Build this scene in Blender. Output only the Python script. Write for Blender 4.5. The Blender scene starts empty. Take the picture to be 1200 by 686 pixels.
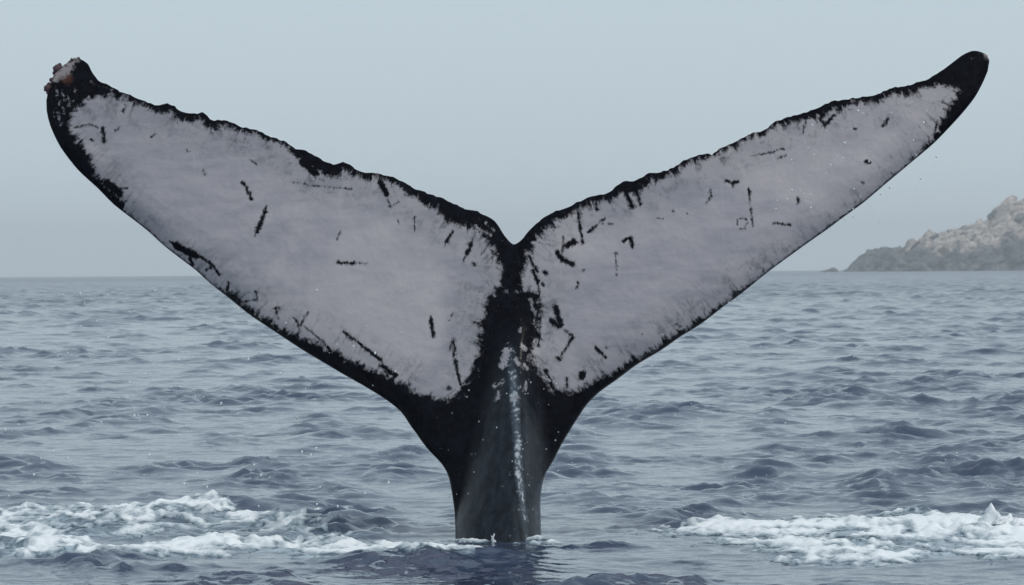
import bpy, bmesh, math, random
import numpy as np
from mathutils import Vector, Matrix, Euler

random.seed(7)
rng = np.random.default_rng(7)
scene = bpy.context.scene
C = scene.collection

# ------------------------------------------------------------------ camera
W0, H0, F = 1200.0, 686.0, 5000.0          # photograph size and focal length in its pixels
CAM_H = 1.27                               # eye height over mean water
D = 20.36                                  # distance to the whale's tail
HOR_C, ROLL = 319.0, 0.0085                # horizon row at the middle column, tilt of the horizon
PITCH = -(H0 / 2 - HOR_C) / F
cam_d = bpy.data.cameras.new('camera')
cam = bpy.data.objects.new('camera', cam_d)
C.objects.link(cam)
cam_d.sensor_width = 36.0
cam_d.lens = 36.0 * F / W0
cam_d.clip_start = 0.5
cam_d.clip_end = 60000.0
cam_d.dof.use_dof = True
cam_d.dof.focus_distance = D - 0.1
cam_d.dof.aperture_fstop = 20.0
fwd = Vector((0, math.cos(PITCH), math.sin(PITCH)))
right = Vector((math.cos(ROLL), 0, -math.sin(ROLL)))
up = right.cross(fwd).normalized()
right = fwd.cross(up).normalized()
Rm = Matrix((right, up, -fwd)).transposed()
cam.matrix_world = Matrix.Translation((0, 0, CAM_H)) @ Rm.to_4x4()
scene.camera = cam

# ------------------------------------------------------------------ light
SUN_EL, SUN_AZ = math.radians(55), math.radians(118)     # azimuth measured from +Y (away from the camera) towards +X
world = bpy.data.worlds.new('World')
scene.world = world
world.use_nodes = True
nt = world.node_tree
nt.nodes.clear()
wo = nt.nodes.new('ShaderNodeOutputWorld')
bg = nt.nodes.new('ShaderNodeBackground')
sky = nt.nodes.new('ShaderNodeTexSky')
sky.sky_type = 'NISHITA'
sky.sun_disc = False
sky.sun_elevation = SUN_EL
sky.sun_rotation = SUN_AZ
sky.air_density = 1.0
sky.dust_density = 4.0
sky.ozone_density = 2.0
mixc = nt.nodes.new('ShaderNodeMix')
mixc.data_type = 'RGBA'
mixc.inputs[0].default_value = 0.82                      # thin even overcast in front of the blue
mixc.inputs[7].default_value = (4.95, 5.95, 6.5, 1)
nt.links.new(sky.outputs[0], mixc.inputs[6])
tcw = nt.nodes.new('ShaderNodeTexCoord')
sxyz = nt.nodes.new('ShaderNodeSeparateXYZ')
nt.links.new(tcw.outputs['Generated'], sxyz.inputs[0])
mr = nt.nodes.new('ShaderNodeMapRange')
mr.interpolation_type = 'SMOOTHSTEP'
mr.inputs[1].default_value = 0.0; mr.inputs[2].default_value = 0.16
mr.inputs[3].default_value = 1.13; mr.inputs[4].default_value = 1.0      # milky air low in the sky, all the way round
nt.links.new(sxyz.outputs[2], mr.inputs[0])
sc_ = nt.nodes.new('ShaderNodeVectorMath'); sc_.operation = 'SCALE'
nt.links.new(mixc.outputs[2], sc_.inputs[0]); nt.links.new(mr.outputs[0], sc_.inputs['Scale'])
nt.links.new(sc_.outputs[0], bg.inputs[0])
bg.inputs[1].default_value = 0.118
nt.links.new(bg.outputs[0], wo.inputs[0])

sun_d = bpy.data.lights.new('sun', 'SUN')
sun_d.energy = 1.1
sun_d.angle = math.radians(14)
sun_d.color = (1.0, 0.95, 0.88)
sun = bpy.data.objects.new('sun', sun_d)
C.objects.link(sun)
sdir = Vector((math.sin(SUN_AZ) * math.cos(SUN_EL), math.cos(SUN_AZ) * math.cos(SUN_EL), math.sin(SUN_EL)))
sun.rotation_euler = sdir.to_track_quat('Z', 'Y').to_euler()
sun.location = (60, -60, 120)

vs = scene.view_settings
scene.display_settings.display_device = 'sRGB'
vs.view_transform = 'Standard'
vs.look = 'None'
vs.exposure = 0.0
vs.gamma = 1.0
vs.use_curve_mapping = False
scene.cycles.max_bounces = 6
scene.cycles.volume_bounces = 2

# ------------------------------------------------------------------ helpers
RA, UA, FA = np.array(right), np.array(up), np.array(fwd)

def at(px, py, Y):
    """the place at distance Y (world y) that the photograph shows at pixel px, py"""
    px = np.asarray(px, float); py = np.asarray(py, float); Y = np.asarray(Y, float)
    d = FA + ((px - W0 / 2) / F)[..., None] * RA + ((H0 / 2 - py) / F)[..., None] * UA
    return np.array((0, 0, CAM_H)) + d * (Y / d[..., 1])[..., None]

def on_water(px, py):
    px = np.asarray(px, float); py = np.asarray(py, float)
    d = FA + ((px - W0 / 2) / F)[..., None] * RA + ((H0 / 2 - py) / F)[..., None] * UA
    return np.array((0, 0, CAM_H)) + d * (-CAM_H / d[..., 2])[..., None]

_perm = np.random.default_rng(11).permutation(4096)
_ga = np.random.default_rng(12).uniform(0, 2 * np.pi, 4096)
_gx, _gy = np.cos(_ga), np.sin(_ga)

def pn(x, y, seed=0):
    """2-D gradient noise, about -1..1"""
    xi = np.floor(x).astype(np.int64); yi = np.floor(y).astype(np.int64)
    xf = x - xi; yf = y - yi
    def g(ix, iy, dx, dy):
        h = _perm[(_perm[(ix + seed * 57) & 4095] + iy) & 4095]
        return _gx[h] * dx + _gy[h] * dy
    u = xf * xf * xf * (xf * (xf * 6 - 15) + 10); v = yf * yf * yf * (yf * (yf * 6 - 15) + 10)
    a = g(xi, yi, xf, yf); b = g(xi + 1, yi, xf - 1, yf)
    c = g(xi, yi + 1, xf, yf - 1); d = g(xi + 1, yi + 1, xf - 1, yf - 1)
    return 1.5 * ((a + (b - a) * u) * (1 - v) + (c + (d - c) * u) * v)

def fbm(x, y, seed=0, octs=4, gain=0.5):
    s = 0; a = 1.0; f = 1.0
    for k in range(octs):
        s = s + a * pn(x * f + 13.7 * k, y * f + 7.3 * k, seed + k)
        a *= gain; f *= 2.03
    return s

def ridged(x, y, seed=0, octs=3):
    s = 0; a = 1.0; f = 1.0
    for k in range(octs):
        s = s + a * (1 - 2.2 * np.abs(pn(x * f + 5.1 * k, y * f + 9.7 * k, seed + k)))
        a *= 0.5; f *= 2.1
    return s

def mesh_np(name, verts, quads=None, tris=None, smooth=True):
    me = bpy.data.meshes.new(name)
    faces = []
    nq = 0 if quads is None else len(quads); ntr = 0 if tris is None else len(tris)
    me.vertices.add(len(verts))
    me.vertices.foreach_set('co', np.asarray(verts, np.float32).ravel())
    li = np.concatenate(([] if nq == 0 else [np.asarray(quads).ravel()]) + ([] if ntr == 0 else [np.asarray(tris).ravel()])).astype(np.int32)
    me.loops.add(len(li)); me.loops.foreach_set('vertex_index', li)
    st = np.concatenate((np.arange(nq) * 4, nq * 4 + np.arange(ntr) * 3)).astype(np.int32)
    me.polygons.add(nq + ntr)
    me.polygons.foreach_set('loop_start', st)
    me.update(calc_edges=True)
    me.validate()
    me.polygons.foreach_set('use_smooth', np.full(len(me.polygons), smooth))
    return me

def attr(me, name, vals):
    a = me.attributes.new(name, 'FLOAT', 'POINT')
    a.data.foreach_set('value', np.asarray(vals, np.float32))

def link(name, me, mat=None, parent=None, kind=None, label=None, cat=None, group=None):
    o = bpy.data.objects.new(name, me)
    C.objects.link(o)
    if mat is not None and not me.materials: me.materials.append(mat)
    if parent: o.parent = parent
    if kind: o['kind'] = kind
    if label: o['label'] = label
    if cat: o['category'] = cat
    if group: o['group'] = group
    return o

class N:
    """small wrapper that writes node trees"""
    def __init__(s, name):
        s.m = bpy.data.materials.new(name); s.m.use_nodes = True
        s.t = s.m.node_tree; s.t.nodes.clear()
        s.out = s.t.nodes.new('ShaderNodeOutputMaterial')
    def n(s, typ, **kw):
        k = s.t.nodes.new(typ)
        for a, b in kw.items(): setattr(k, a, b)
        return k
    def put(s, sock, v):
        if isinstance(v, bpy.types.NodeSocket): s.t.links.new(v, sock)
        elif v is not None: sock.default_value = v
    def math(s, op, a, b=None, c=None, clamp=False):
        k = s.n('ShaderNodeMath', operation=op, use_clamp=clamp)
        s.put(k.inputs[0], a); s.put(k.inputs[1], b); s.put(k.inputs[2], c)
        return k.outputs[0]
    def attr(s, name):
        return s.n('ShaderNodeAttribute', attribute_name=name).outputs['Fac']
    def noise(s, vec, scale, detail=3, rough=0.5, dist=0.0):
        k = s.n('ShaderNodeTexNoise')
        s.put(k.inputs['Vector'], vec); k.inputs['Scale'].default_value = scale
        k.inputs['Detail'].default_value = detail; k.inputs['Roughness'].default_value = rough
        k.inputs['Distortion'].default_value = dist
        return k.outputs['Fac']
    def mapping(s, vec, scale=(1, 1, 1), rot=(0, 0, 0)):
        k = s.n('ShaderNodeMapping'); s.put(k.inputs['Vector'], vec)
        k.inputs['Scale'].default_value = scale; k.inputs['Rotation'].default_value = rot
        return k.outputs[0]
    def pos(s): return s.n('ShaderNodeNewGeometry').outputs['Position']
    def obj(s): return s.n('ShaderNodeTexCoord').outputs['Object']
    def ramp(s, f, lo, hi, a=0.0, b=1.0):
        k = s.n('ShaderNodeMapRange', interpolation_type='SMOOTHSTEP')
        s.put(k.inputs[0], f); s.put(k.inputs[1], lo); s.put(k.inputs[2], hi)
        k.inputs[3].default_value = a; k.inputs[4].default_value = b
        return k.outputs[0]
    def mix(s, f, a, b):
        k = s.n('ShaderNodeMix', data_type='RGBA')
        s.put(k.inputs[0], f)
        for i, v in ((6, a), (7, b)):
            if isinstance(v, tuple) and len(v) == 3: v = v + (1,)
            s.put(k.inputs[i], v)
        return k.outputs[2]
    def bump(s, h, strength, dist, normal=None):
        k = s.n('ShaderNodeBump'); s.put(k.inputs['Height'], h)
        k.inputs['Strength'].default_value = strength; k.inputs['Distance'].default_value = dist
        if normal is not None: s.put(k.inputs['Normal'], normal)
        return k.outputs[0]
    def principled(s, col, rough, ior=1.45, normal=None, spec=0.5, **kw):
        k = s.n('ShaderNodeBsdfPrincipled')
        if isinstance(col, tuple) and len(col) == 3: col = col + (1,)
        s.put(k.inputs['Base Color'], col); s.put(k.inputs['Roughness'], rough)
        s.put(k.inputs['IOR'], ior); s.put(k.inputs['Specular IOR Level'], spec)
        if normal is not None: s.put(k.inputs['Normal'], normal)
        for a, b in kw.items(): s.put(k.inputs[a.replace('_', ' ')], b)
        s.t.links.new(k.outputs[0], s.out.inputs[0])
        return k

# ------------------------------------------------------------------ materials
def m_sea():
    n = N('sea_water')
    p = n.pos()
    f = n.attr('foam')
    rip = n.noise(n.mapping(p, (1.0, 1.0, 1.0)), 7.0, 4, 0.55, 0.4)
    rip2 = n.noise(n.mapping(p, (0.55, 1.0, 1.0)), 2.2, 3, 0.5, 0.3)
    nb = n.bump(rip2, 0.2, 0.10)
    nb = n.bump(rip, 0.3, 0.03, nb)
    thin = n.noise(n.mapping(p, (0.6, 1, 1)), 9.0, 5, 0.62, 1.2)
    milk = n.ramp(n.math('ADD', f, n.math('MULTIPLY', n.math('SUBTRACT', thin, 0.5), 2.6)), 0.2, 1.3)
    col = n.mix(milk, (0.042, 0.061, 0.108), (0.40, 0.49, 0.55))
    n.principled(col, n.math('ADD', n.math('MULTIPLY', milk, 0.35), n.math('ADD', n.math('MULTIPLY', n.attr('unresolved'), 0.22), 0.05)), 1.333, nb)
    return n.m

def m_foam():
    n = N('white_foam')
    p = n.pos()
    th = n.attr('thick')
    a = n.noise(p, 60.0, 4, 0.6)
    b = n.noise(n.mapping(p, (1, 0.5, 1)), 16.0, 4, 0.6, 0.5)
    f = n.math('ADD', n.math('MULTIPLY', th, 0.9), n.math('MULTIPLY', n.math('SUBTRACT', b, 0.5), 1.6))
    col = n.mix(n.ramp(f, -0.05, 0.95), (0.17, 0.24, 0.295), (0.86, 0.88, 0.90))
    n.principled(col, n.ramp(f, -0.1, 0.4, 0.15, 0.6), 1.33, n.bump(a, 0.5, 0.008), Alpha=n.ramp(f, -0.30, 0.30, 0.0, 1.0))
    return n.m

def m_spray():
    n = N('water_droplet')
    n.principled((0.9, 0.94, 0.95), 0.1, 1.333, Transmission_Weight=0.1)
    return n.m

def m_skin():
    n = N('whale_skin')
    o = n.obj()
    marg, strk, wht, scar, rust = (n.attr(a) for a in ('margin', 'stroke', 'white', 'scar', 'rust'))
    n1 = n.math('SUBTRACT', n.noise(o, 14.0, 5, 0.65, 0.6), 0.5)
    n2 = n.math('SUBTRACT', n.noise(o, 55.0, 4, 0.6), 0.5)
    n3 = n.math('SUBTRACT', n.noise(n.mapping(o, (1, 1, 0.5), (0, 0.5, 0)), 90.0, 3, 0.6), 0.5)
    # fields are in photograph pixels (4 mm): positive = black
    cv = n.n('ShaderNodeCombineXYZ')
    n.put(cv.inputs[0], n.math('MULTIPLY', n.attr('along'), 0.16)); n.put(cv.inputs[1], n.math('MULTIPLY', n.attr('rimdist'), 0.035))
    n6 = n.math('SUBTRACT', n.noise(cv.outputs[0], 1.0, 5, 0.62, 0.5), 0.5)     # streaks that run in from the edge
    n5 = n.math('SUBTRACT', n.noise(o, 130.0, 3, 0.7), 0.5)
    n4 = n.math('SUBTRACT', n.noise(n.mapping(o, (1.6, 1, 0.8)), 40.0, 4, 0.65, 0.4), 0.5)
    fm = n.math('ADD', n.math('SUBTRACT', marg, 3.0), n.math('ADD', n.math('ADD', n.math('MULTIPLY', n1, 16.0), n.math('MULTIPLY', n6, 24.0)), n.math('ADD', n.math('MULTIPLY', n2, 13.0), n.math('ADD', n.math('MULTIPLY', n3, 5.0), n.math('MULTIPLY', n5, 4.0)))))
    fm = n.math('MULTIPLY', fm, 0.42)
    fs = n.math('ADD', n.math('SUBTRACT', strk, 0.7), n.math('ADD', n.math('MULTIPLY', n2, 6.5), n.math('MULTIPLY', n3, 5.5)))
    fb = n.math('MAXIMUM', fm, fs)
    fw = n.math('ADD', n.math('SUBTRACT', wht, 0.7), n.math('ADD', n.math('MULTIPLY', n2, 14.0), n.math('ADD', n.math('MULTIPLY', n1, 6.0), n.math('MULTIPLY', n5, 8.0))))
    fb = n.math('MINIMUM', fb, n.math('MULTIPLY', fw, -1.0))
    blk = n.ramp(fb, -2.0, 1.3)
    # faint smudges round the black borders
    near = n.ramp(marg, -50.0, -1.0)
    sm = n.math('MULTIPLY', near, n.math('ADD', n.math('MULTIPLY', n.ramp(n.math('ADD', n.math('ADD', n.math('MULTIPLY', n2, 0.5), n6), n1), -0.05, 0.30), 0.8), 0.2))
    # pale skin: cool and warm greys, fine streaks, scratches
    st = n.noise(n.mapping(o, (1.2, 1, 5.0), (0, 0.42, 0)), 3.0, 5, 0.6, 0.5)
    bl = n.noise(o, 1.5, 4, 0.6, 0.8)
    pale = n.mix(n.ramp(st, 0.32, 0.68), (0.350, 0.338, 0.376), (0.440, 0.410, 0.440))
    pale = n.mix(n.math('MULTIPLY', n.ramp(bl, 0.36, 0.66), 0.8), pale, (0.540, 0.490, 0.510))
    scr = n.noise(n.mapping(o, (26, 1, 2.0), (0, 0.9, 0)), 2.0, 2, 0.5, 0.2)
    pale = n.mix(n.math('MULTIPLY', n.ramp(scr, 0.68, 0.76), 0.12), pale, (0.72, 0.70, 0.72))
    pale = n.mix(n.math('MULTIPLY', sm, 0.75), pale, (0.115, 0.125, 0.135))
    dark = n.mix(n.ramp(n.noise(o, 22.0, 5, 0.65), 0.35, 0.75), (0.0020, 0.0022, 0.0045), (0.007, 0.008, 0.014))
    dark = n.mix(n.ramp(n.noise(o, 120.0, 2, 0.5), 0.68, 0.78, 0, 0.5), dark, (0.14, 0.15, 0.16))
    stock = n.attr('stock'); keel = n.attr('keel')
    sheen_grey = n.mix(n.ramp(n.noise(n.mapping(o, (1, 1, 0.35)), 26.0, 5, 0.65), 0.35, 0.72), (0.004, 0.006, 0.011), (0.022, 0.029, 0.040))  # bluish grey in the skin colour stands in for wet sheen on the stock
    dark = n.mix(n.ramp(stock, 0.15, 0.9), dark, sheen_grey)
    keel_glint = n.math('ADD', n.math('MULTIPLY', keel, 0.55), n.math('MULTIPLY', n.math('ADD', n1, n2), 1.5))
    dark = n.mix(n.math('MULTIPLY', n.ramp(n.math('ADD', keel, n1), 0.15, 1.1), 0.8), dark, (0.105, 0.130, 0.165))  # soft highlight down the keel, painted into the skin colour
    dark = n.mix(n.ramp(keel_glint, 0.38, 0.72, 0, 0.95), dark, (0.50, 0.54, 0.58))  # broken wet glints on the keel, painted as pale bits
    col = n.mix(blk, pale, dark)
    col = n.mix(n.ramp(n.math('ADD', scar, n.math('ADD', n.math('MULTIPLY', n1, 14.0), n.math('MULTIPLY', n2, 16.0))), -2.5, 3.5, 0, 0.85), col, (0.44, 0.375, 0.38))
    col = n.mix(n.ramp(n.math('ADD', rust, n.math('MULTIPLY', n2, 10.0)), -3, 3, 0, 0.38), col, (0.26, 0.11, 0.07))
    rough = n.math('SUBTRACT', n.math('ADD', n.math('MULTIPLY', blk, -0.08), 0.36), n.math('MULTIPLY', n.attr('stock'), 0.10))
    nb = n.bump(n.noise(o, 10.0, 4, 0.6), 0.35, 0.015)
    nb = n.bump(n.noise(o, 70.0, 3, 0.6), 0.14, 0.004, nb)
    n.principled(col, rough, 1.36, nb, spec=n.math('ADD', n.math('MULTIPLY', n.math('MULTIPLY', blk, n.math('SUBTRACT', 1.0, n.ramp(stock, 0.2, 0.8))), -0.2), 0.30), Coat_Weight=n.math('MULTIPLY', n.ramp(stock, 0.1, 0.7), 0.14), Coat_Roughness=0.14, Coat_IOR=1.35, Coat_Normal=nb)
    return n.m

def m_barnacle():
    n = N('barnacle_shell')
    o = n.obj()
    col = n.mix(n.ramp(n.noise(o, 60.0, 4, 0.6), 0.35, 0.65), (0.045, 0.02, 0.035), (0.13, 0.075, 0.085))
    n.principled(col, 0.55, 1.45, n.bump(n.noise(o, 90.0, 3), 0.6, 0.004))
    return n.m

def m_rock():
    n = N('granite')
    p = n.pos()
    z = n.n('ShaderNodeSeparateXYZ'); n.put(z.inputs[0], p)
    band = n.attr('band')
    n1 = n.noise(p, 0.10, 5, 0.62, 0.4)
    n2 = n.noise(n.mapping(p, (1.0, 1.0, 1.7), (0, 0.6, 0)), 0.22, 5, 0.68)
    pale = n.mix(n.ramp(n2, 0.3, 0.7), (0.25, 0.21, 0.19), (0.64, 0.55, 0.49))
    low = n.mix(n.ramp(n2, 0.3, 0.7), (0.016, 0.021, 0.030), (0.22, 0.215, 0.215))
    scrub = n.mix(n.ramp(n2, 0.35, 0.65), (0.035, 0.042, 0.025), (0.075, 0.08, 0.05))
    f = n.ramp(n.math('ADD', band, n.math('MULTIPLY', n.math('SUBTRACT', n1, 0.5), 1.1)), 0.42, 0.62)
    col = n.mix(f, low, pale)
    col = n.mix(n.ramp(n.noise(p, 0.13, 4, 0.6, 0.6), 0.56, 0.66, 0, 0.8), col, scrub)
    n.principled(col, 0.85, 1.4, n.bump(n2, 0.8, 1.2), spec=0.2)
    return n.m

M_SEA, M_FOAM, M_SPRAY, M_SKIN, M_BARN, M_ROCK = m_sea(), m_foam(), m_spray(), m_skin(), m_barnacle(), m_rock()

# ------------------------------------------------------------------ the sea
def wave_set():
    r = np.random.default_rng(WSEED)
    n = 110
    lam = np.exp(np.linspace(math.log(0.12), math.log(10.0), n)) * r.uniform(0.96, 1.04, n)
    ang = math.radians(-96) + r.normal(0, 1.0, n) * np.where(lam > 2.5, 0.55, 1.15)
    slope = 0.017 * np.where(lam > 0.6, (0.6 / lam) ** 0.85, 1.0) * np.where(lam < 0.3, (lam / 0.3) ** 0.6, 1.0)
    return lam, ang, slope * lam / (2 * np.pi), r.uniform(0, 2 * np.pi, n)
WSEED = 35
CHOP = [(5.6, .022, 2.0, 89), (3.1, .020, 2.4, 90), (1.7, .020, 3.2, 91), (0.95, .026, 4.0, 92), (0.52, .028, 4.2, 93), (0.29, .021, 3.8, 94), (0.16, .011, 2.8, 95)]
LAM, ANG, AMP, PHA = wave_set()

# single steeper crests: pixel x, pixel y of the crest foot, half width (m), height (m), depth (m)
CRESTS = [(1110, 476, .55, .13, .22), (352, 458, .50, .15, .20), (170, 377, 1.3, .22, .6), (1035, 526, .50, .075, .15), (1045, 540, .55, .06, .14),
          (1010, 448, .22, .14, .3), (455, 535, .35, .05, .12), (150, 672, .38, .10, .26), (700, 648, .30, .075, .16), (900, 580, .6, .05, .16),
          (945, 380, .8, .15, .5), (730, 540, .3, .06, .12), (90, 590, .4, .05, .14), (420, 606, .35, .05, .12), (1000, 622, .55, .07, .22),
          (1120, 630, .45, .10, .24), (70, 632, .45, .08, .24), (330, 640, .4, .04, .2), (620, 655, .28, .05, .12), (130, 430, .7, .12, .3),
          (60, 440, .5, .08, .25), (990, 425, .5, .12, .3), (860, 500, .3, .06, .15), (270, 480, .35, .07, .2)]
CW = [(on_water(a, b), c, h * 0.4, d) for a, b, c, h, d in CRESTS]

def water(x, y, spacing):
    """Gerstner displacement of the resting water at x, y"""
    dx = np.zeros_like(x); dy = np.zeros_like(x); dz = np.zeros_like(x)
    g = 0.55 * pn(x / 1.9, y / 3.2, 3) + 0.75 * pn(x / 0.62, y / 1.2, 4) + 0.45 * pn(x / 8.0, y / 15.0, 5)
    calm = 1 - 0.55 * np.exp(-(x / 0.95) ** 2 - ((y - 19.0) / 1.5) ** 2)       # slick welling up round the tail
    gust = 0.12 + 1.65 * np.clip((g + 0.16) / 1.0, 0, 1.0) ** 1.2
    gust = gust * calm
    open_ = np.clip((y - 50) / 150, 0, 1)
    zs = np.zeros_like(x)
    for l, a, am, ph in zip(LAM, ANG, AMP, PHA):
        w = np.clip((l / spacing - 2.0) / 1.5, 0, 1)
        if not w.any(): continue
        k = 2 * np.pi / l; cx, cy = math.cos(a), math.sin(a)
        t = k * (x * cx + y * cy) + ph
        short = l < 1.6
        A = am * w * (gust if short else 1.0)
        s, c = np.sin(t), np.cos(t)
        if short: zs += A * c
        else: dz += A * c
        dx -= 0.9 * A * cx * s; dy -= 0.9 * A * cy * s
    # cusped chop: cells with sharp crests, each octave turned against the one before
    ux, uy = x + 0.3 * y, y - 0.22 * x
    for L, amp, chop, sd in CHOP:
        w = np.clip((L / spacing - 2.4) / 2.0, 0, 1)
        if w.any():
            qx = ux * (math.pi / (L * 1.25)); qy = uy * (math.pi / L)
            nn = 1.25 * pn(qx * 0.75, qy * 0.75, sd)
            qx = qx + nn; qy = qy + nn * 0.8
            ax_, ay_ = 1 - np.abs(np.sin(qx)), 1 - np.abs(np.sin(qy))
            ax_ = ax_ + (np.abs(np.cos(qx)) - ax_) * ax_; ay_ = ay_ + (np.abs(np.cos(qy)) - ay_) * ay_
            h = (1 - np.power(np.clip(ax_ * ay_, 0, 1), 0.65)) ** chop
            dz += w * 0.84 * amp * (h - 0.25) * (0.12 * calm + 0.88 * gust) * (1 + (2.2 * open_ if L > 1.5 else 0))
        ux, uy = 0.8 * ux + 0.6 * uy + 3.1, 0.8 * uy - 0.6 * ux + 1.7
    dz += zs + 7.0 * np.minimum(zs, 0.05) * np.abs(zs)      # sharper crests, flatter hollows
    for (p, hw, h, dp) in CW:
        q = ((x - p[0]) / hw) ** 2
        m = (q < 9) & (np.abs(y - p[1]) < 6 * dp)
        if not m.any(): continue
        yy = (y[m] - p[1] - 0.35 * dp * np.sin(3.0 * (x[m] - p[0]) / hw + p[0])) / dp
        prof = np.where(yy < 0, np.exp(-(yy * 1.7) ** 2), np.exp(-(yy * 0.8) ** 2))
        rag = 0.75 + 0.6 * pn(x[m] * 4.0 / (hw + .2), y[m] * 2.0, 8) + 0.55 * pn(x[m] * 11.0 / (hw + .2), y[m] * 5.0, 9)
        dz[m] += h * np.exp(-q[m]) * prof * rag
    return dx, dy, dz

# foam: pixel x, pixel y, half width (m), half depth (m), strength
FOAM = [(30, 640, .30, .8, 1.0), (90, 655, .40, .45, 1.1), (160, 625, .40, .8, .7), (210, 650, .35, .45, 1.2), (280, 645, .35, .55, 1.2), (345, 642, .28, .6, 1.3),
        (400, 650, .34, .55, 1.0), (450, 648, .34, .55, .95), (500, 650, .28, .45, .8), (20, 610, .3, .7, .7), (110, 605, .4, .6, .6), (200, 605, .35, .7, .7), (300, 615, .35, .7, .65), (60, 620, .4, .9, .9),
        (860, 622, .30, .45, 1.0), (920, 620, .32, .6, 1.1), (985, 620, .35, .6, 1.2), (1050, 625, .35, .8, 1.1), (1120, 620, .4, .8, 1.1), (1180, 625, .3, .9, 1.2),
        (1050, 655, .35, .4, 1.2), (1110, 652, .3, .35, 1.0), (1190, 650, .25, .4, .8), (1260, 630, .5, .9, 1.1), (1340, 640, .4, .7, .8), (960, 640, .35, .6, .85), (1010, 645, .4, .6, .9), (900, 640, .3, .5, .6), (1150, 640, .4, .7, .9),
        (-60, 640, .4, .8, 1.0), (-130, 650, .4, .6, .7), (585, 634, .26, .14, .75), (640, 640, .18, .12, .4), (800, 626, .25, .4, .4)]
FW = [(on_water(a, b), c, d, s) for a, b, c, d, s in FOAM]

def foam_field(x, y):
    f = np.zeros_like(x)
    m = (y > 13) & (y < 30) & (np.abs(x) < 5)
    if not m.any(): return f
    xm, ym = x[m], y[m]
    xm = xm + 0.12 * pn(xm * 3, ym * 1.6, 30); ym = ym + 0.25 * pn(xm * 2.5, ym * 1.4, 31)
    g = np.zeros_like(xm)
    for p, a, b, s in FW:
        q = ((xm - p[0]) / a) ** 2 + ((ym - p[1]) / b) ** 2
        g = np.maximum(g, s * np.exp(-0.9 * q)) + 0.12 * s * np.exp(-q)
    f[m] = g
    return f

def build_sea():
    def geo(a, b, step): return a * np.exp(np.arange(0, math.log(b / a), step))
    r = np.concatenate((np.linspace(0.3, 11, 24), geo(11.5, 15, 0.008), geo(15, 42, 0.0015), geo(42, 130, 0.00112), geo(130, 340, 0.00105), geo(341, 800, 0.0012), geo(800, 2000, 0.003), geo(2000, 7000, 0.008)))
    th = np.arange(0, 0.165, 0.0015)
    st = 0.0015; last = th[-1]; ext = []
    while last < math.pi:
        st *= 1.28; last += st; ext.append(min(last, math.pi))
    th = np.concatenate((-np.array(ext)[::-1], -th[:0:-1], th, np.array(ext)))
    dr = np.gradient(r); dth = np.gradient(th)
    R, T = np.meshgrid(r, th, indexing='ij')
    x = (R * np.sin(T)).ravel(); y = (R * np.cos(T)).ravel()
    sp = np.maximum(dr[:, None], R * dth[None, :] * 0.8).ravel()
    V = np.empty((len(x), 3)); fo = np.empty(len(x)); un = np.clip(np.log(sp / 0.12) / np.log(30.0), 0, 1)
    ch = 60000
    for i in range(0, len(x), ch):
        s = slice(i, i + ch)
        a, b, c = water(x[s], y[s], sp[s])
        V[s, 0] = x[s] + a; V[s, 1] = y[s] + b; V[s, 2] = c
        fo[s] = foam_field(x[s], y[s])
    nr, nth = R.shape
    idx = np.arange(nr * nth).reshape(nr, nth)
    q = np.stack((idx[:-1, :-1], idx[1:, :-1], idx[1:, 1:], idx[:-1, 1:]), -1).reshape(-1, 4)[:, ::-1]
    me = mesh_np('sea', V, q)
    attr(me, 'foam', fo)
    attr(me, 'unresolved', un)
    return link('sea', me, M_SEA, kind='structure')
build_sea()

# ------------------------------------------------------------------ headland
HEAD_Y = 2000.0
PROF = [(985, 0), (1000, 0), (1005, 2), (1010, 8), (1016, 16), (1028, 26), (1045, 30), (1065, 32), (1075, 29), (1078, 36), (1090, 40), (1100, 42), (1108, 50), (1120, 52),
        (1131, 53), (1138, 51), (1145, 50), (1160, 59), (1172, 63), (1180, 71), (1190, 78), (1200, 86), (1230, 97), (1280, 100), (1360, 106), (1450, 104), (1560, 92), (1680, 70), (1800, 34), (1880, 0)]

def headland_h(px):
    return np.interp(px, [a for a, b in PROF], [b for a, b in PROF])

def head_z(px, s):
    """height in metres above the water at pixel column px and depth s (0 shore, 1 crest, 2 back)"""
    X = (px - 600) / F * HEAD_Y; yy = s * 70.0
    H = headland_h(px) * HEAD_Y / F
    g = np.where(s < 1, 0.50 * np.clip(s / 0.16, 0, 1) ** 0.7 + 0.50 * np.clip((s - 0.1) / 0.9, 0, 1) ** 0.9, np.clip(2.2 - 1.2 * s, 0, 1))
    z = H * g
    rough = np.clip(H / 10.0, 0, 1.5)
    z = z + rough * (2.6 * ridged(X / 20, (yy + 0.8 * X) / 14, 40) - 2.3 + 0.9 * fbm(X / 5, yy / 5, 45)) * np.clip(1.4 - 0.6 * s, 0, 1)
    return z

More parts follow.
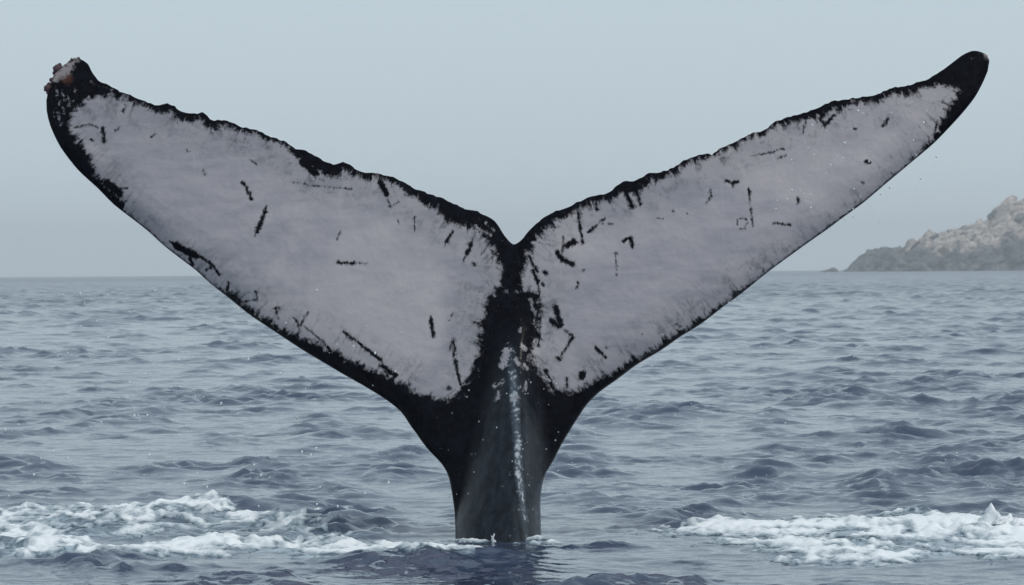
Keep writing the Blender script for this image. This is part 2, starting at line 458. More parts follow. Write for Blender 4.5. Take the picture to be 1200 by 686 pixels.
def build_headland():
    px = np.concatenate((np.arange(985, 1240, 1.3), np.arange(1240, 1890, 6.0)))
    s = np.concatenate((np.linspace(-0.05, 0.2, 26), np.linspace(0.215, 1.1, 60), np.linspace(1.14, 2.1, 20)))
    P, S = np.meshgrid(px, s, indexing='ij')
    Z = head_z(P, np.clip(S, 0, 3)) - 1.2 - 2.5 * (S < 0) 
    X = (P - 600) / F * HEAD_Y + 1.5 * pn(P / 9, S * 5, 50)
    Y = HEAD_Y + S * 70 + 9 * pn(P / 26, S * 0.7, 51) * np.clip(S * 6, 0.3, 1)
    V = np.stack((X, Y, Z), -1).reshape(-1, 3)
    idx = np.arange(P.size).reshape(P.shape)
    q = np.stack((idx[:-1, :-1], idx[1:, :-1], idx[1:, 1:], idx[:-1, 1:]), -1).reshape(-1, 4)
    me = mesh_np('headland', V, q)
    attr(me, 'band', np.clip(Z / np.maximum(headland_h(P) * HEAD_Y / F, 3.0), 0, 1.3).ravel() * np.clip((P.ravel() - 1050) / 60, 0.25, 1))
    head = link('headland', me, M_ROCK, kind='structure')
    # boulders standing on the ridge and the upper slope
    shapes = []
    for k in range(7):
        bm = bmesh.new()
        bmesh.ops.create_icosphere(bm, subdivisions=3, radius=1.0)
        cuts = [(Vector((random.gauss(0, 1), random.gauss(0, 1), random.gauss(0, 1))).normalized(), random.uniform(0.42, 0.78)) for _ in range(13)]
        for v in bm.verts:
            for nv, dd in cuts:
                e = v.co.dot(nv)
                if e > dd: v.co -= nv * (e - dd) * 0.85
            q3 = v.co * 1.7
            v.co *= 1 + 0.10 * math.sin(q3.x * 3 + k) * math.sin(q3.y * 2.6 + 2 * k) + 0.05 * math.sin(q3.z * 7 + k)
        bmx = bpy.data.meshes.new('boulder'); bm.to_mesh(bmx); bm.free()
        bmx.polygons.foreach_set('use_smooth', [True] * len(bmx.polygons))
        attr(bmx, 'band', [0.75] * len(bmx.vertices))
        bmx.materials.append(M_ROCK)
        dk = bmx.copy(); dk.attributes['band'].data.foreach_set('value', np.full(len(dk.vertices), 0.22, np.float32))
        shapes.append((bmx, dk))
    spots = []
    for i in range(46): spots.append((random.uniform(1080, 1215), random.uniform(0.82, 1.02), random.uniform(2.0, 4.4), i % 4 == 3))
    for i in range(46): spots.append((random.uniform(1100, 1215), random.uniform(0.25, 0.9), random.uniform(2.0, 5.4), i % 3 == 2))
    for i in range(26): spots.append((random.uniform(1008, 1080), random.uniform(0.3, 1.0), random.uniform(1.2, 2.4), 1))
    for i in range(44): spots.append((random.uniform(1004, 1215), random.uniform(0.0, 0.14), random.uniform(1.2, 3.4), 1))
    for i, (bx, bs, br, dk) in enumerate(spots):
        z = float(head_z(np.array([bx]), np.array([bs]))[0]) - 1.2
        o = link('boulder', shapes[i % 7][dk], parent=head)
        o.location = ((bx - 600) / F * HEAD_Y, HEAD_Y + bs * 70, z - br * 0.4)
        o.rotation_euler = (random.uniform(-.25, .25), random.uniform(-.65, -.2), random.uniform(-.5, .5))
        o.scale = (br * random.uniform(1.2, 2.3), br * random.uniform(.8, 1.2), br * random.uniform(.55, .85))
    # low rock standing off the point
    bm = bmesh.new()
    bmesh.ops.create_icosphere(bm, subdivisions=4, radius=1.0)
    for v in bm.verts:
        c = v.co
        h = 0.55 + 0.45 * max(0, c.x) ** 0.6
        nn = 0.16 * math.sin(c.x * 5 + 1) * math.sin(c.y * 4 + 2) + 0.07 * math.sin(c.z * 11 + c.x * 9)
        v.co = Vector((c.x * 4.6, c.y * 3.2, c.z * 3.4 * h)) * (1 + nn)
    me = bpy.data.meshes.new('sea_rock'); bm.to_mesh(me); bm.free()
    me.polygons.foreach_set('use_smooth', [True] * len(me.polygons))
    attr(me, 'band', [0.2] * len(me.vertices))
    o = link('sea_rock', me, M_ROCK, label='small low dark rock standing in the sea off the tip of the headland', cat='rock')
    o.location = ((973.5 - 600) / F * HEAD_Y, HEAD_Y + 5, -0.6)
build_headland()

# ------------------------------------------------------------------ the whale's tail
# outlines in photograph pixels; 1 pixel is about 4 mm at the whale
LEAD_L = [(62, 90), (61, 92.8), (58.4, 101), (55.8, 110), (54.2, 118), (54.6, 130), (59, 148), (70.8, 172.7), (91, 199), (114.5, 220.8), (133.5, 240), (160, 260.4), (174.6, 272), (192, 288), (212.5, 304), (230, 317.3),
          (247.5, 333.3), (268, 349.3), (291, 368), (317.4, 385.8), (352.4, 409), (381.6, 426.6), (400, 437.5), (429, 454), (452.5, 468.7), (470, 483), (482, 500.5), (488.5, 509), (499, 524), (518.5, 545), (526, 560),
          (530.5, 584), (533, 605), (533.5, 632), (532, 680), (528, 740)]
LEAD_R = [(642, 740), (638, 680), (634.5, 632), (634, 615), (633.4, 590), (635.5, 569), (640, 554), (649, 539), (658, 521), (667, 506), (675.8, 492), (687.5, 474.5), (702, 460), (722.4, 445.4), (745.8, 427.9), (775, 410.4), (798, 394.3),
          (821.6, 379.8), (847.8, 359.4), (868, 344.8), (900, 319), (925, 300.5), (950, 282.5), (970.8, 268), (987.5, 255.4), (1012.5, 237.2), (1037.4, 216), (1066.6, 191.6), (1095.7, 166.8), (1125, 136), (1142.4, 114.3), (1152.6, 95.4), (1157.5, 83.7), (1159.3, 73)]
TRAIL = [(1159.3, 71), (1157, 64.8), (1148, 60.6), (1139.5, 59.8), (1127.8, 64.8), (1110.3, 78), (1095.7, 88), (1081, 95.4), (1066.6, 99.8), (1046, 104), (1028.7, 110), (1011.2, 114.3), (990.8, 117.3), (970.4, 121), (953, 129), (929.6, 134.8),
         (909, 142.6), (897.5, 152.2), (880, 157.5), (868, 161.5), (856.6, 168.7), (837.6, 178.5), (834, 182.5), (830.3, 179.8), (815.7, 183.3), (801, 187.7), (792.4, 195), (777.8, 200.2), (757.4, 204.3), (745.8, 211.9), (734, 212.5), (722.4, 218.3),
         (710.8, 226.5), (690.4, 231), (670, 241), (655.4, 246.2), (648, 249.3), (631.6, 260), (620, 270.3), (611, 281.5), (601.5, 286.6), (591, 276), (580, 259.5), (562.4, 249.8), (542, 244), (521.6, 232.9), (498, 225.6), (475, 215.4), (457.4, 206.6), (440, 202.3),
         (425.4, 202), (413.7, 194.4), (402, 190.6), (390.4, 193), (375.8, 186.2), (358.3, 176.9), (346.6, 174.6), (335, 166.6), (317.5, 161), (304, 154.3), (277.8, 147.3), (263.2, 141.5), (251.6, 141), (242.8, 136.2), (237, 130.6), (231.2, 133.2), (213.7, 131),
         (205, 124.7), (196.2, 121.8), (187.4, 124.3), (170, 119.3), (155.4, 112.9), (138, 105.4), (124.7, 98.9), (115.5, 94.8), (111.4, 89.7), (107.3, 83.6), (103.3, 75.4), (97.1, 70.8), (91, 67.8), (83.9, 69.3), (77.8, 74.4), (70.6, 79.5), (63, 88.5)]

def catmull(pts, step):
    p = np.array(pts, float)
    p = np.vstack((2 * p[0] - p[1], p, 2 * p[-1] - p[-2]))
    out = []
    for i in range(1, len(p) - 2):
        n = max(1, int(np.hypot(*(p[i + 1] - p[i])) / step))
        t = (np.arange(n) / n)[:, None]
        a, b, c, d = p[i - 1], p[i], p[i + 1], p[i + 2]
        # mild tension keeps the small bumps tight
        m1, m2 = 0.4 * (c - a), 0.4 * (d - b)
        l = np.hypot(*(c - b)); m1 *= min(1, l / (np.hypot(*m1) + 1e-6)); m2 *= min(1, l / (np.hypot(*m2) + 1e-6))
        out.append((2 * t**3 - 3 * t**2 + 1) * b + (t**3 - 2 * t**2 + t) * m1 + (-2 * t**3 + 3 * t**2) * c + (t**3 - t**2) * m2)
    out.append(p[-2][None])
    return np.vstack(out)

def seg_dist(P, line, want_x=False, want_s=False):
    """distance of points P to a polyline (and the x of the nearest point)"""
    best = np.full(len(P), 1e9); bx = np.zeros(len(P)); bs = np.zeros(len(P)); run = 0.0
    for a, b in zip(line[:-1], line[1:]):
        d = b - a; l2 = d @ d + 1e-12
        t = np.clip(((P[:, 0] - a[0]) * d[0] + (P[:, 1] - a[1]) * d[1]) / l2, 0, 1)
        qx = a[0] + t * d[0]; qy = a[1] + t * d[1]
        e = (P[:, 0] - qx) ** 2 + (P[:, 1] - qy) ** 2
        m = e < best
        best = np.where(m, e, best)
        if want_x: bx = np.where(m, qx, bx)
        if want_s: bs = np.where(m, run + t * math.sqrt(l2), bs); run += math.sqrt(l2)
    if want_s: return np.sqrt(best), bx, bs
    return (np.sqrt(best), bx) if want_x else np.sqrt(best)

def inside(P, poly):
    c = np.zeros(len(P), bool)
    for (x1, y1), (x2, y2) in zip(poly, np.roll(poly, -1, 0)):
        if y1 == y2: continue
        m = ((y1 > P[:, 1]) != (y2 > P[:, 1])) & (P[:, 0] < (x2 - x1) * (P[:, 1] - y1) / (y2 - y1) + x1)
        c ^= m
    return c

def poly_field(P, poly):
    q = np.array(poly, float)
    d = seg_dist(P, np.vstack((q, q[:1])))
    return np.where(inside(P, q), d, -d)

W_TR = [(55, 28), (100, 24), (120, 9), (150, 7), (190, 11), (240, 12), (300, 8), (340, 7), (355, 18), (392, 18), (410, 8), (440, 8), (470, 10), (510, 17), (545, 24), (575, 22), (600, 23), (620, 16), (660, 13), (700, 10), (725, 14), (740, 18), (765, 11), (800, 10),
        (830, 7), (880, 7), (930, 10), (965, 15), (1000, 9), (1050, 10), (1090, 13), (1105, 24), (1130, 32), (1160, 32)]
W_LE = [(54, 20), (60, 24), (75, 26), (90, 24), (105, 15), (120, 14), (138, 13), (148, 2), (165, -3), (190, -1), (200, 3), (225, 3), (245, 2), (265, 9), (290, 11), (320, 11), (350, 17), (400, 22), (430, 24), (470, 34), (500, 60), (650, 60), (672, 36), (690, 22), (720, 14), (745, 12),
        (800, 9), (850, 8), (875, 7), (905, 2), (930, -5), (1040, -6), (1065, 1), (1090, 8), (1110, 14), (1130, 22), (1160, 26)]

POLYS = [[(54, 140), (58, 100), (75, 74), (98, 69), (112, 92), (140, 107), (128, 116), (104, 119), (92, 130), (86, 146), (82, 160), (70, 168)],
         [(1160, 70), (1140, 60), (1110, 78), (1092, 92), (1108, 103), (1120, 108), (1126, 122), (1132, 128), (1150, 100)],
         [(580, 258), (601, 285), (622, 268), (634, 272), (628, 288), (620, 296), (618, 316), (614, 330), (620, 336), (632, 340), (634, 360), (633, 400), (622, 420), (632, 432), (650, 456), (672, 456), (690, 447), (706, 436), (715, 450), (660, 520), (640, 560),
          (640, 760), (520, 760), (530, 590), (515, 545), (480, 500), (440, 462), (436, 432), (468, 449), (492, 459), (512, 464), (532, 464), (543, 446), (556, 415), (562, 385), (566, 345), (572, 338), (584, 334), (584, 312), (576, 300), (577, 285), (570, 272)]]
# strokes: half width in pixels, then points
STROKES = [(2.6, (121, 151), (123, 167)), (1.3, (144, 131), (147, 124)), (2.4, (285, 214), (290, 222), (295, 234)), (1.3, (240, 201), (241, 205)), (1.6, (108, 164), (110, 166)), (1.4, (136, 154), (141, 150)),
    (5.5, (126, 215), (141, 227)), (1.6, (140, 222), (149.5, 221)), (3.0, (311, 248), (306, 262), (302, 272)), (1.4, (313, 242), (299, 277)), (2.2, (396, 308), (417, 308.7)), (1.5, (422.5, 308.7), (430, 309)), (0.8, (399, 271), (395, 281)),
    (4.0, (446, 214), (453, 227)), (1.1, (453, 228), (457.4, 242)), (1.2, (457.4, 242), (467.6, 237)), (2.0, (456, 242), (458, 243)), (2.5, (528, 276), (523.5, 284)), (1.2, (531, 271), (521, 288)), (2.8, (552, 287), (547, 298)), (1.4, (554, 281), (543, 307)), (2, (555, 309), (555.5, 310)),
    (1.0, (572.6, 287), (565, 298.5)), (5.5, (355, 190), (370, 203)), (0.7, (344, 214), (367, 218), (413, 222)), (1.0, (370, 208), (380, 212)),
    (5.0, (207, 288), (222, 296), (230, 300)), (2.0, (201, 284), (210, 287)), (2.0, (233, 300), (247.5, 308.5), (257.7, 321.6)), (3.2, (222.7, 298), (225.6, 310)), (2.4, (243, 316), (247, 314)), (1.8, (251, 313), (256, 319)), (2.0, (269, 332), (266, 343)), (1.4, (285, 354), (303, 351), (300, 342)), (2, (300, 342), (301, 343)),
    (1.7, (324, 361), (326.8, 373)), (2, (323, 361), (327, 361)), (2.0, (361, 367), (351, 383), (349.5, 398)), (1.8, (345, 372.6), (352.4, 381.4)), (1.2, (358, 383), (377, 399)), (2.2, (377, 399), (389, 412)), (2.4, (403.4, 388.7), (447, 422)), (2.0, (447, 422), (455, 442)), (3.6, (448, 428), (463, 440)),
    (2.8, (505, 373), (506, 384), (508.5, 394)), (2.4, (531.8, 397), (532.6, 419), (540, 450)), (1.0, (531, 396), (526, 411)), (2.6, (525, 454), (527, 456)), (1.8, (556, 378), (566, 380)), (0.7, (531, 367), (526, 376)),
    (4.0, (651, 360), (657, 381)), (3.6, (646.4, 376), (653, 382)), (1.8, (663.8, 390), (671, 394), (664, 407), (655, 421)), (2.6, (670, 393), (671, 396)), (2.6, (654, 420), (656, 421)), (1.8, (631, 336), (633, 378), (631, 406)), (3.0, (639, 434), (648, 455)), (1.6, (648, 443), (641, 450)), (4.6, (682, 438), (682, 441)), (2.0, (664, 443), (664, 455)),
    (1.9, (677, 249), (683, 285)), (1.4, (709.7, 255), (691, 271.5)), (2.2, (695, 268), (690, 272)), (3.6, (652.6, 296), (659.6, 305), (671, 310)), (2.2, (659.6, 289), (657, 300)), (4.2, (673, 283.5), (664, 288)), (1.4, (660, 277), (661, 289)), (2.8, (638, 319), (640, 320)), (2.2, (635, 333), (637, 334)), (3.0, (624.6, 317), (630.4, 331)),
    (2.3, (620, 300), (629, 319)), (1.0, (683, 315), (683, 318)), (1.1, (678, 332), (676, 338)), (1.6, (662, 387), (670, 394)), (3.6, (732.6, 224), (741, 243)), (2.4, (745.8, 224), (750, 239)), (2.4, (697.7, 236), (699, 246)), (2.6, (731, 282.4), (738.5, 278.5), (741.4, 289)), (0.8, (721, 297), (722.4, 323)), (1.8, (720.5, 297), (722, 297)),
    (1.6, (831.8, 222.7), (832.6, 230), (826.8, 238.7)), (2.3, (850.7, 212), (858, 215.4), (864, 213)), (1.6, (858, 215), (858.7, 219)), (1.2, (877, 221), (878.7, 240), (881.3, 265)), (2.0, (876.6, 222), (878, 229)), (1.7, (902, 179.5), (918, 173.5)), (0.9, (880, 183), (900, 180)), (1.4, (912, 185.8), (921, 182)), (2.4, (961.6, 139), (966, 148), (977.7, 134.8)),
    (1.2, (944, 142), (940.6, 156.6)), (2.2, (1034.5, 148), (1039.8, 140.6)), (1.4, (1001, 152), (1003, 151)), (2.3, (1014, 190), (1018.5, 191)), (1.8, (934, 232.4), (935, 238)), (1.9, (1009, 214), (1010.5, 215)), (1.8, (1097, 148), (1094, 159.5)), (2.0, (1078, 176.4), (1090, 171)), (1.8, (1045, 204), (1047, 205.5)), (1.4, (905, 262), (925, 264)),
    (2.6, (698.5, 408), (708.5, 418)), (1.4, (709.5, 406), (711, 408)), (1.5, (792, 379), (793, 380)), (1.5, (796, 382), (797, 383)), (0.8, (677, 330), (675, 339)), (1.0, (751, 391), (752, 392)), (1.1, (863, 264), (864, 258), (869, 255.5), (874, 258)), (0.9, (875, 262), (872, 268), (866, 269)), (1.2, (1104, 120), (1120, 128)), (1.0, (1105, 128), (1112, 130)),
    (1.2, (88, 150), (105, 146), (115, 150)), (1.0, (182, 158), (178, 161)), (1.2, (219, 176), (222, 178)), (1.0, (293, 187), (301, 193)), (0.9, (466, 258), (468, 262)), (0.9, (486, 254), (486, 270)), (0.8, (788, 247), (790, 248)), (0.8, (805, 251), (807, 252)), (1.0, (713, 262), (718, 263)), (1.0, (770, 256), (776, 257)), (1.2, (703, 262), (707, 262))]
WHITES = [(5.0, (593.5, 412), (589.5, 428)), (4.4, (577, 323), (574, 336)), (3.6, (620, 321), (616, 338)), (2.8, (613, 406), (615, 408)), (1.5, (610, 385), (610, 389)), (1.8, (626, 398), (626, 404)), (2.6, (604.5, 421), (606.5, 426)), (2.6, (614, 427), (618, 431)), (1.8, (616, 446), (615, 458)),
    (2.4, (580, 452), (590, 446)), (2.6, (584, 460), (583, 466)), (2.6, (600, 467), (606, 464)), (1.8, (626, 375), (626, 380)), (1.8, (593, 340), (596, 340)), (1.6, (579, 341), (579, 346)), (1.0, (562, 258), (570, 262), (578, 270)), (1.4, (622, 350), (624, 362)), (1.3, (556, 265), (575, 276)), (1.6, (640, 440), (643, 447)), (1.6, (653, 443), (656, 450)), (1.6, (626, 362), (627, 368)), (1.4, (605, 341), (607, 343)),
    (0.7, (66, 104), (70, 124)), (0.7, (73, 106), (75, 118)), (0.7, (62, 122), (64, 138)), (0.7, (80, 112), (82, 124)), (0.7, (68, 132), (72, 148)), (1.0, (88, 104), (90, 112)), (0.7, (75, 126), (77, 140))]

def build_whale():
    step = 1.2
    ll, lr = catmull(LEAD_L, 7), catmull(LEAD_R, 7)
    tr = catmull(TRAIL, 3.5)
    # small knobs along the trailing edge
    d = np.gradient(tr, axis=0); nrm = np.stack((-d[:, 1], d[:, 0]), 1) / np.hypot(d[:, 0], d[:, 1])[:, None]
    s = np.cumsum(np.hypot(d[:, 0], d[:, 1]))
    fade = np.clip((s - 60) / 40, 0, 1) * np.clip((s[-1] - 60 - s) / 40, 0, 1) * np.clip((np.abs(tr[:, 0] - 601) - 15) / 30, 0, 1)
    tr = tr + nrm * (fade * (1.3 * pn(s / 8, s * 0 + .5, 60) + 1.2 * pn(s / 4.1, s * 0 + 1.5, 61)))[:, None]
    poly = np.vstack((ll, lr, tr))
    lead = np.vstack((ll, lr))
    xs = np.arange(48, 1166, step); ys = np.arange(54, 739, step)
    GX, GY = np.meshgrid(xs, ys, indexing='xy')
    G = np.stack((GX.ravel(), GY.ravel()), 1)
    ins = inside(G, poly)
    # only nodes near or in the shape need their distance
    S = np.full(len(G), -9.0)
    grown = ins.reshape(GX.shape).copy()
    for _ in range(3):
        g = grown.copy(); g[1:] |= grown[:-1]; g[:-1] |= grown[1:]; g[:, 1:] |= grown[:, :-1]; g[:, :-1] |= grown[:, 1:]; grown = g
    m = grown.ravel()
    full = np.vstack((poly, poly[:1]))
    dd = seg_dist(G[m], full)
    S[m] = np.where(ins[m], dd, -dd)
    S = np.where(np.abs(S) < 0.02, 0.02, S).reshape(GX.shape)
    nin = S > 0
    node = np.full(S.shape, -1, int); node[nin] = np.arange(nin.sum())
    P = [np.stack((GX[nin], GY[nin]), 1)]
    cnt = int(nin.sum()); edge = {}; extra = []
    c00, c10, c11, c01 = nin[:-1, :-1], nin[:-1, 1:], nin[1:, 1:], nin[1:, :-1]
    tot = c00.astype(int) + c10 + c11 + c01
    j, i = np.nonzero(tot == 4)
    quads = np.stack((node[j, i], node[j + 1, i], node[j + 1, i + 1], node[j, i + 1]), 1)
    tris = []
    def cross(a, b):
        nonlocal cnt
        k = (a, b) if a < b else (b, a)
        if k not in edge:
            sa, sb = S[a], S[b]; t = sa / (sa - sb)
            extra.append((GX[a] + (GX[b] - GX[a]) * t, GY[a] + (GY[b] - GY[a]) * t))
            edge[k] = cnt; cnt += 1
        return edge[k]
    for jj, ii in zip(*np.nonzero((tot > 0) & (tot < 4))):
        cs = [(jj, ii), (jj + 1, ii), (jj + 1, ii + 1), (jj, ii + 1)]
        pl = []
        for q in range(4):
            a, b = cs[q], cs[(q + 1) % 4]
            if nin[a]: pl.append(node[a])
            if nin[a] != nin[b]: pl.append(cross(a, b))
        for q in range(1, len(pl) - 1): tris.append((pl[0], pl[q], pl[q + 1]))
    P = np.vstack((P[0], np.array(extra)))
    tris = np.array(tris)
    n_in = int(nin.sum()); n = len(P)
    rim = np.arange(n) >= n_in
    # --- thickness
    dl, lx, ls = seg_dist(P, lead, True, True); dt, tx, tsd = seg_dist(P, tr, True, True)
    pxm = D / F
    ch = (dl + dt) * pxm; s = dl / (dl + dt + 1e-9)
    naca = 0.2969 * np.sqrt(s) - 0.126 * s - 0.3516 * s**2 + 0.2843 * s**3 - 0.1036 * s**4
    t = 5 * 0.115 * np.minimum(ch, 1.15) * naca
    py = P[:, 1]
    xk = np.interp(py, [300, 380, 430, 500, 632, 740], [600, 599, 600, 598, 588, 586])
    wk = np.interp(py, [290, 330, 380, 420, 450, 500, 540, 570, 740], [18, 26, 32, 38, 44, 52, 55, 54, 58])
    ak = np.interp(py, [285, 320, 370, 400, 430, 480, 540, 632, 740], [0, .012, .03, .075, .125, .185, .235, .27, .30])
    q = np.clip(np.abs(P[:, 0] - xk) / wk, 0, 1)
    ex = np.interp(py, [420, 500, 560, 605], [1.6, 1.4, 1.05, 0.6])
    bul = ak * (1 - q * q) ** ex
    keel = 0.045 * np.interp(py, [360, 420, 500, 740], [0, .8, 1, 1]) * np.exp(-((P[:, 0] - (xk + 12)) / 12.0) ** 2)
    nose = 0.052 * np.sqrt(np.clip(1 - (1 - np.clip(dl * pxm / 0.11, 0, 1)) ** 2, 0, 1)) * np.clip(ch / 0.5, 0.25, 1)
    nose = nose * (1 - np.clip((s - 0.25) / 0.6, 0, 1)) ** 0.7
    t = (t**4 + nose**4) ** 0.25
    tot_t = (t**3 + bul**3) ** (1 / 3) + keel * (bul > 0.01)
    tot_t = np.minimum(tot_t, 2.2 * np.sqrt(np.maximum(np.minimum(dl, dt), 0)) * pxm * 6.0)
    tot_t += np.clip(np.minimum(dl, dt) / 20, 0, 1) * 0.004 * fbm(P[:, 0] / 55, P[:, 1] / 55, 70)
    tot_t[rim] = 0
    # --- how the tail bends in depth
    ax = np.abs(P[:, 0] - 600) / 550
    mid = D + 0.22 * ax**1.8 + 0.20 * (632 - py) * pxm * 0.6 - 0.10 * np.clip((py - 420) / 200, 0, 1.6) ** 2
    base = at(P[:, 0], P[:, 1], mid)
    front = base - np.stack((0 * tot_t, tot_t, 0 * tot_t), 1)
    back = base + np.stack((0 * tot_t, 0.85 * tot_t, 0 * tot_t), 1)
    bi = np.arange(n); bi[:n_in] = n + np.arange(n_in)
    V = np.vstack((front, back[:n_in]))
    org = np.array(at(583, 632, D)); org[2] = 0
    V = V - org
    Q = np.vstack((quads, bi[quads][:, ::-1])); T = np.vstack((tris, bi[tris][:, ::-1]))
    me = mesh_np('tail', V, Q, T)
    # --- pigment fields in pixels
    wt = np.interp(tx, [a for a, b in W_TR], [b for a, b in W_TR]); wl = np.interp(lx, [a for a, b in W_LE], [b for a, b in W_LE])
    marg = np.maximum(np.minimum(wt, 60) - dt, wl - dl)
    for pl in POLYS: marg = np.maximum(marg, poly_field(P, pl))
    def lines(lst):
        f = np.full(n, -40.0)
        for st in lst:
            pts = np.array(st[1:], float); w = st[0]
            bb = (P[:, 0] > pts[:, 0].min() - 14) & (P[:, 0] < pts[:, 0].max() + 14) & (py > pts[:, 1].min() - 14) & (py < pts[:, 1].max() + 14)
            f[bb] = np.maximum(f[bb], w - seg_dist(P[bb], pts))
        return f
    strk, wht = lines(STROKES), lines(WHITES)
    strk = np.maximum(strk, 2.3 - dl)
    scar = np.maximum(poly_field(P, [(60, 97), (63, 86), (78, 72), (90, 68), (92, 72), (84, 84), (76, 92), (66, 97)]), poly_field(P, [(1153, 62), (1161, 66), (1160, 74), (1156.5, 70)]))
    rust = poly_field(P, [(72, 93), (80, 87), (86, 91), (82, 98), (76, 98)])
    full_i = np.concatenate((np.arange(n), np.arange(n_in)))
    isback = np.arange(len(full_i)) >= n
    marg = np.where(isback, 40.0, marg[full_i]); 
    for nm, f in (('stroke', strk), ('white', wht), ('scar', scar), ('rust', rust)):
        attr(me, nm, np.where(isback, -40.0, f[full_i]))
    stock = np.clip(bul / 0.20, 0, 1)
    attr(me, 'stock', np.where(isback, 0.5, stock[full_i]))
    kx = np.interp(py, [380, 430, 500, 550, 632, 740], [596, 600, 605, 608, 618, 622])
    keel_sheen = np.exp(-((P[:, 0] - kx) / np.interp(py, [400, 632], [6.5, 5])) ** 2) * np.interp(py, [395, 440, 560, 640], [0.1, 1, 1, 0.35])  # mask of the painted highlight along the keel
    attr(me, 'keel', np.where(isback, 0, keel_sheen[full_i]))
    lead_nearer = dl < dt
    attr(me, 'along', np.where(lead_nearer, ls + 5000, tsd)[full_i]); attr(me, 'rimdist', np.minimum(dl, dt)[full_i])
    attr(me, 'margin', marg)
    root = bpy.data.objects.new('whale', None); C.objects.link(root)
    root.location = org
    root['label'] = 'humpback whale tail raised out of the sea with pale scratched flukes and black edges'
    root['category'] = 'whale'
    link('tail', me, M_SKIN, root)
    # barnacles on the left fluke tip
    for k, (bx, by, r) in enumerate([(67.0, 81, 5.0), (55.6, 103.2, 4.2), (92, 68.8, 1.8), (60.5, 94, 2.6), (70, 77, 2.6), (57.5, 99, 2.4), (64, 86, 2.4), (56, 109, 2.0), (84, 70, 1.6)]):
        bm = bmesh.new()
        bmesh.ops.create_icosphere(bm, subdivisions=3, radius=1.0)
        for v in bm.verts:
            a = math.atan2(v.co.x, v.co.z)
            v.co *= 1 + 0.13 * math.sin(6 * a + k) * math.sin(5 * v.co.y + k) + 0.09 * math.sin(4 * v.co.y + 3 * v.co.x + 2 * k)
            v.co.z *= 1.12
        bme = bpy.data.meshes.new('barnacle'); bm.to_mesh(bme); bm.free()
        bme.polygons.foreach_set('use_smooth', [True] * len(bme.polygons))
        o = link('barnacle', bme, M_BARN, root)
        o.location = Vector(at(bx, by, D + 0.22 + 0.20 * (632 - by) * pxm * 0.6)) - Vector(org)
        o.scale = (r * pxm,) * 3
        o.rotation_euler = (0, k * 0.8, 0)
build_whale()

# ------------------------------------------------------------------ foam, splashes, spray
def build_foam():
    Vs, Qs, Th, off = [], [], [], 0
    for (x0, x1, y0, y1) in ((-3.0, 0.55, 16.2, 25.0), (0.55, 3.6, 16.2, 24.5)):
        xs = np.arange(x0, x1, 0.011); ys = np.arange(y0, y1, 0.024)
        X, Y = np.meshgrid(xs, ys, indexing='ij')
        x, y = X.ravel(), Y.ravel()
        f = foam_field(x, y)
        lace = ridged(x * 3.4 + .5 * pn(x * 4, y * 1.5, 80), y * 1.1 + .5 * pn(x * 3, y * 2, 81), 82, 3) * 0.6
        fine = fbm(x * 14, y * 8, 85, 3)
        big = fbm(x * 1.5, y * 0.55, 88, 3)
        cover = 1.12 * np.minimum(f, 1.0) + 1.25 * lace + 0.60 * big + 0.38 * fine - 0.88 - 2.2 * np.clip(0.32 - f, 0, 1)
        t = np.where(cover > 0, 0.014 * np.minimum(cover, 1.0) + 0.006 * (fine + 0.4) * np.clip(cover * 2, 0, 1), 0.05 * cover)
        keep = (t > -0.03).reshape(X.shape)
        dx, dy, dz = water(x, y, np.full(len(x), 0.035))
        V = np.stack((x + dx, y + dy, dz + t), 1)
        idx = np.arange(X.size).reshape(X.shape)
        k = keep[:-1, :-1] & keep[1:, :-1] & keep[1:, 1:] & keep[:-1, 1:]
        q = np.stack((idx[:-1, :-1], idx[1:, :-1], idx[1:, 1:], idx[:-1, 1:]), -1)[k]
        used = np.unique(q); re = np.full(X.size, -1); re[used] = np.arange(len(used))
        Th.append(cover[used]); Vs.append(V[used]); Qs.append(re[q] + off); off += len(used)
    me = mesh_np('foam', np.vstack(Vs), np.vstack(Qs))
    attr(me, 'thick', np.concatenate(Th))
    link('foam', me, M_FOAM, kind='stuff', label='white churned foam on the water either side of the whale tail', cat='foam')

def blob_mesh(name, items):
    """items: centre, radius, stretch up"""
    bm = bmesh.new(); bmesh.ops.create_icosphere(bm, subdivisions=1, radius=1.0)
    bv = np.array([v.co[:] for v in bm.verts]); bf = np.array([[v.index for v in f.verts] for f in bm.faces]); bm.free()
    V = []; T = []
    for i, (c, r, st) in enumerate(items):
        V.append(bv * np.array((r, r, r * st)) + np.array(c)); T.append(bf + i * len(bv))
    return mesh_np(name, np.vstack(V), None, np.vstack(T))

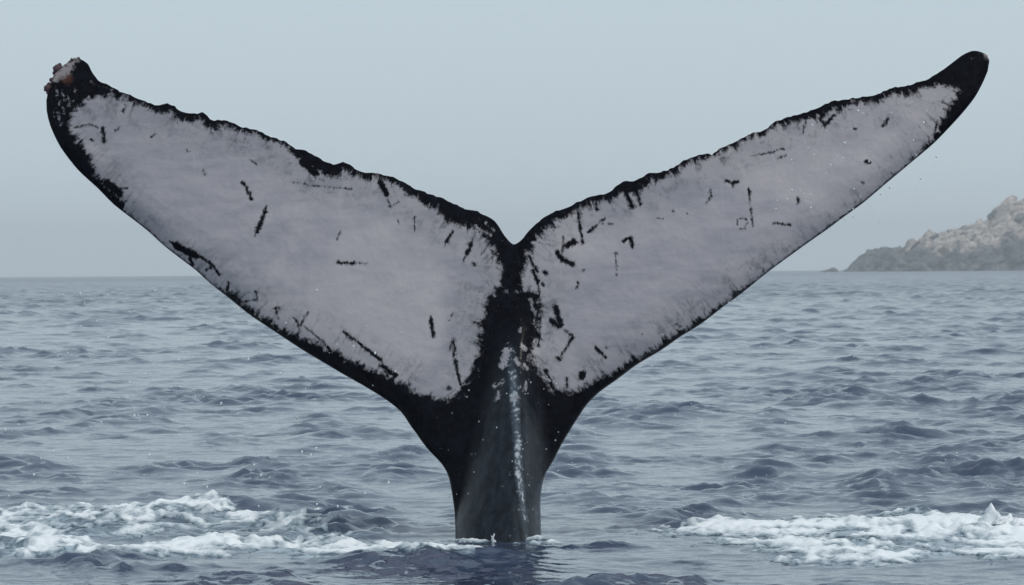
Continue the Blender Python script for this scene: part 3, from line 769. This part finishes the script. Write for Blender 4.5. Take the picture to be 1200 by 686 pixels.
def build_splash():
    # ragged lifted sheets: right edge of the frame, and round the foot of the tail
    r = random.Random(5)
    V, T = [], []
    def jet(px, py, Y, h, w, lean=0.0):
        p = at(px, py, Y); o = len(V); R, K = 9, 9
        ph = [r.uniform(0, 6.28) for _ in range(4)]
        for i in range(R):
            u = i / (R - 1)
            rad = w * (1 - u) ** 0.75 + 0.0012
            for k in range(K):
                a = 6.2832 * k / K
                q = rad * (1 + 0.35 * math.sin(2 * a + ph[0] + 5 * u) + 0.25 * math.sin(3 * a + ph[1] - 9 * u) + r.uniform(-.15, .15))
                V.append((p[0] + q * math.cos(a) + lean * h * u ** 1.5, p[1] + 0.8 * q * math.sin(a), p[2] + h * u - 0.015 + r.uniform(-.002, .002)))
        for i in range(R - 1):
            for k in range(K):
                a, b = o + i * K + k, o + i * K + (k + 1) % K
                T.extend(((a, b, b + K), (a, b + K, a + K)))
    for i in range(9):
        x = (1158, 1163, 1167, 1172, 1178, 1183, 1188, 1195, 1150)[i]
        hh = 0.080 * math.exp(-((x - 1162) / 7) ** 2) + 0.052 * math.exp(-((x - 1181) / 9) ** 2) + 0.03
        jet(x, 612 + r.uniform(-3, 3), 20.3 + r.gauss(0, .05), hh * r.uniform(.6, 1.0), r.uniform(.024, .042), r.uniform(-.3, .3) + (x - 1170) / 40)
    for x, h in ((577, .05), (580, .035), (574, .03), (592, .022), (596, .018), (545, .016), (552, .014), (560, .013), (605, .012), (622, .014), (634, .018), (537, .016)):
        jet(x + r.uniform(-2, 2), 634, 19.98 + r.uniform(-.03, .03), h * r.uniform(.8, 1.2), r.uniform(.005, .010), r.uniform(-.5, .5))
    me = mesh_np('splash', np.array(V), None, np.array(T))
    attr(me, 'thick', np.full(len(V), 0.8))
    link('splash', me, M_FOAM, kind='stuff', label='small white splashes thrown up at the tail foot and right foam', cat='splash')
    drops = []
    def drop(px, py, Y, rr): drops.append((tuple(at(px, py, Y)), rr, r.uniform(1, 1.4)))
    for i in range(70): drop(r.uniform(900, 1100), r.uniform(120, 260) , D - 0.3 - r.random(), r.uniform(.0012, .0034) if i > 22 else r.uniform(.0035, .0062))
    for i in range(110): drop(r.uniform(0, 480), r.uniform(340, 600), D - 1.5 + 2.5 * r.random(), r.uniform(.0018, .0058))
    for i in range(60): drop(r.uniform(640, 1190), r.uniform(340, 600), D - 1.5 + 2.5 * r.random(), r.uniform(.0012, .0034))
    for i in range(40): drop(r.gauss(610, 60), r.uniform(440, 610), D - 0.7 - r.random() * .6, r.uniform(.0012, .003))
    me = blob_mesh('spray', drops)
    link('spray', me, M_SPRAY, kind='stuff', label='fine water droplets falling around the whale tail', cat='spray')
build_foam()
build_splash()

# ------------------------------------------------------------------ haze
def build_haze():
    R, zb, zt = 7600.0, -3.0, 75.0
    v = [(x, y, z) for z in (zb, zt) for y in (-R, R) for x in (-R, R)]
    q = [(0, 2, 3, 1), (4, 5, 7, 6), (0, 1, 5, 4), (2, 6, 7, 3), (0, 4, 6, 2), (1, 3, 7, 5)]
    me = mesh_np('haze', np.array(v), np.array(q), smooth=False)
    m = bpy.data.materials.new('sea_haze'); m.use_nodes = True
    t = m.node_tree; t.nodes.clear()
    o = t.nodes.new('ShaderNodeOutputMaterial'); pv = t.nodes.new('ShaderNodeVolumePrincipled')
    pv.inputs['Color'].default_value = (0.99, 0.995, 1.0, 1)
    pv.inputs['Density'].default_value = 0.00025
    pv.inputs['Anisotropy'].default_value = 0.2
    t.links.new(pv.outputs[0], o.inputs['Volume'])
    link('haze', me, m, kind='stuff')
build_haze()
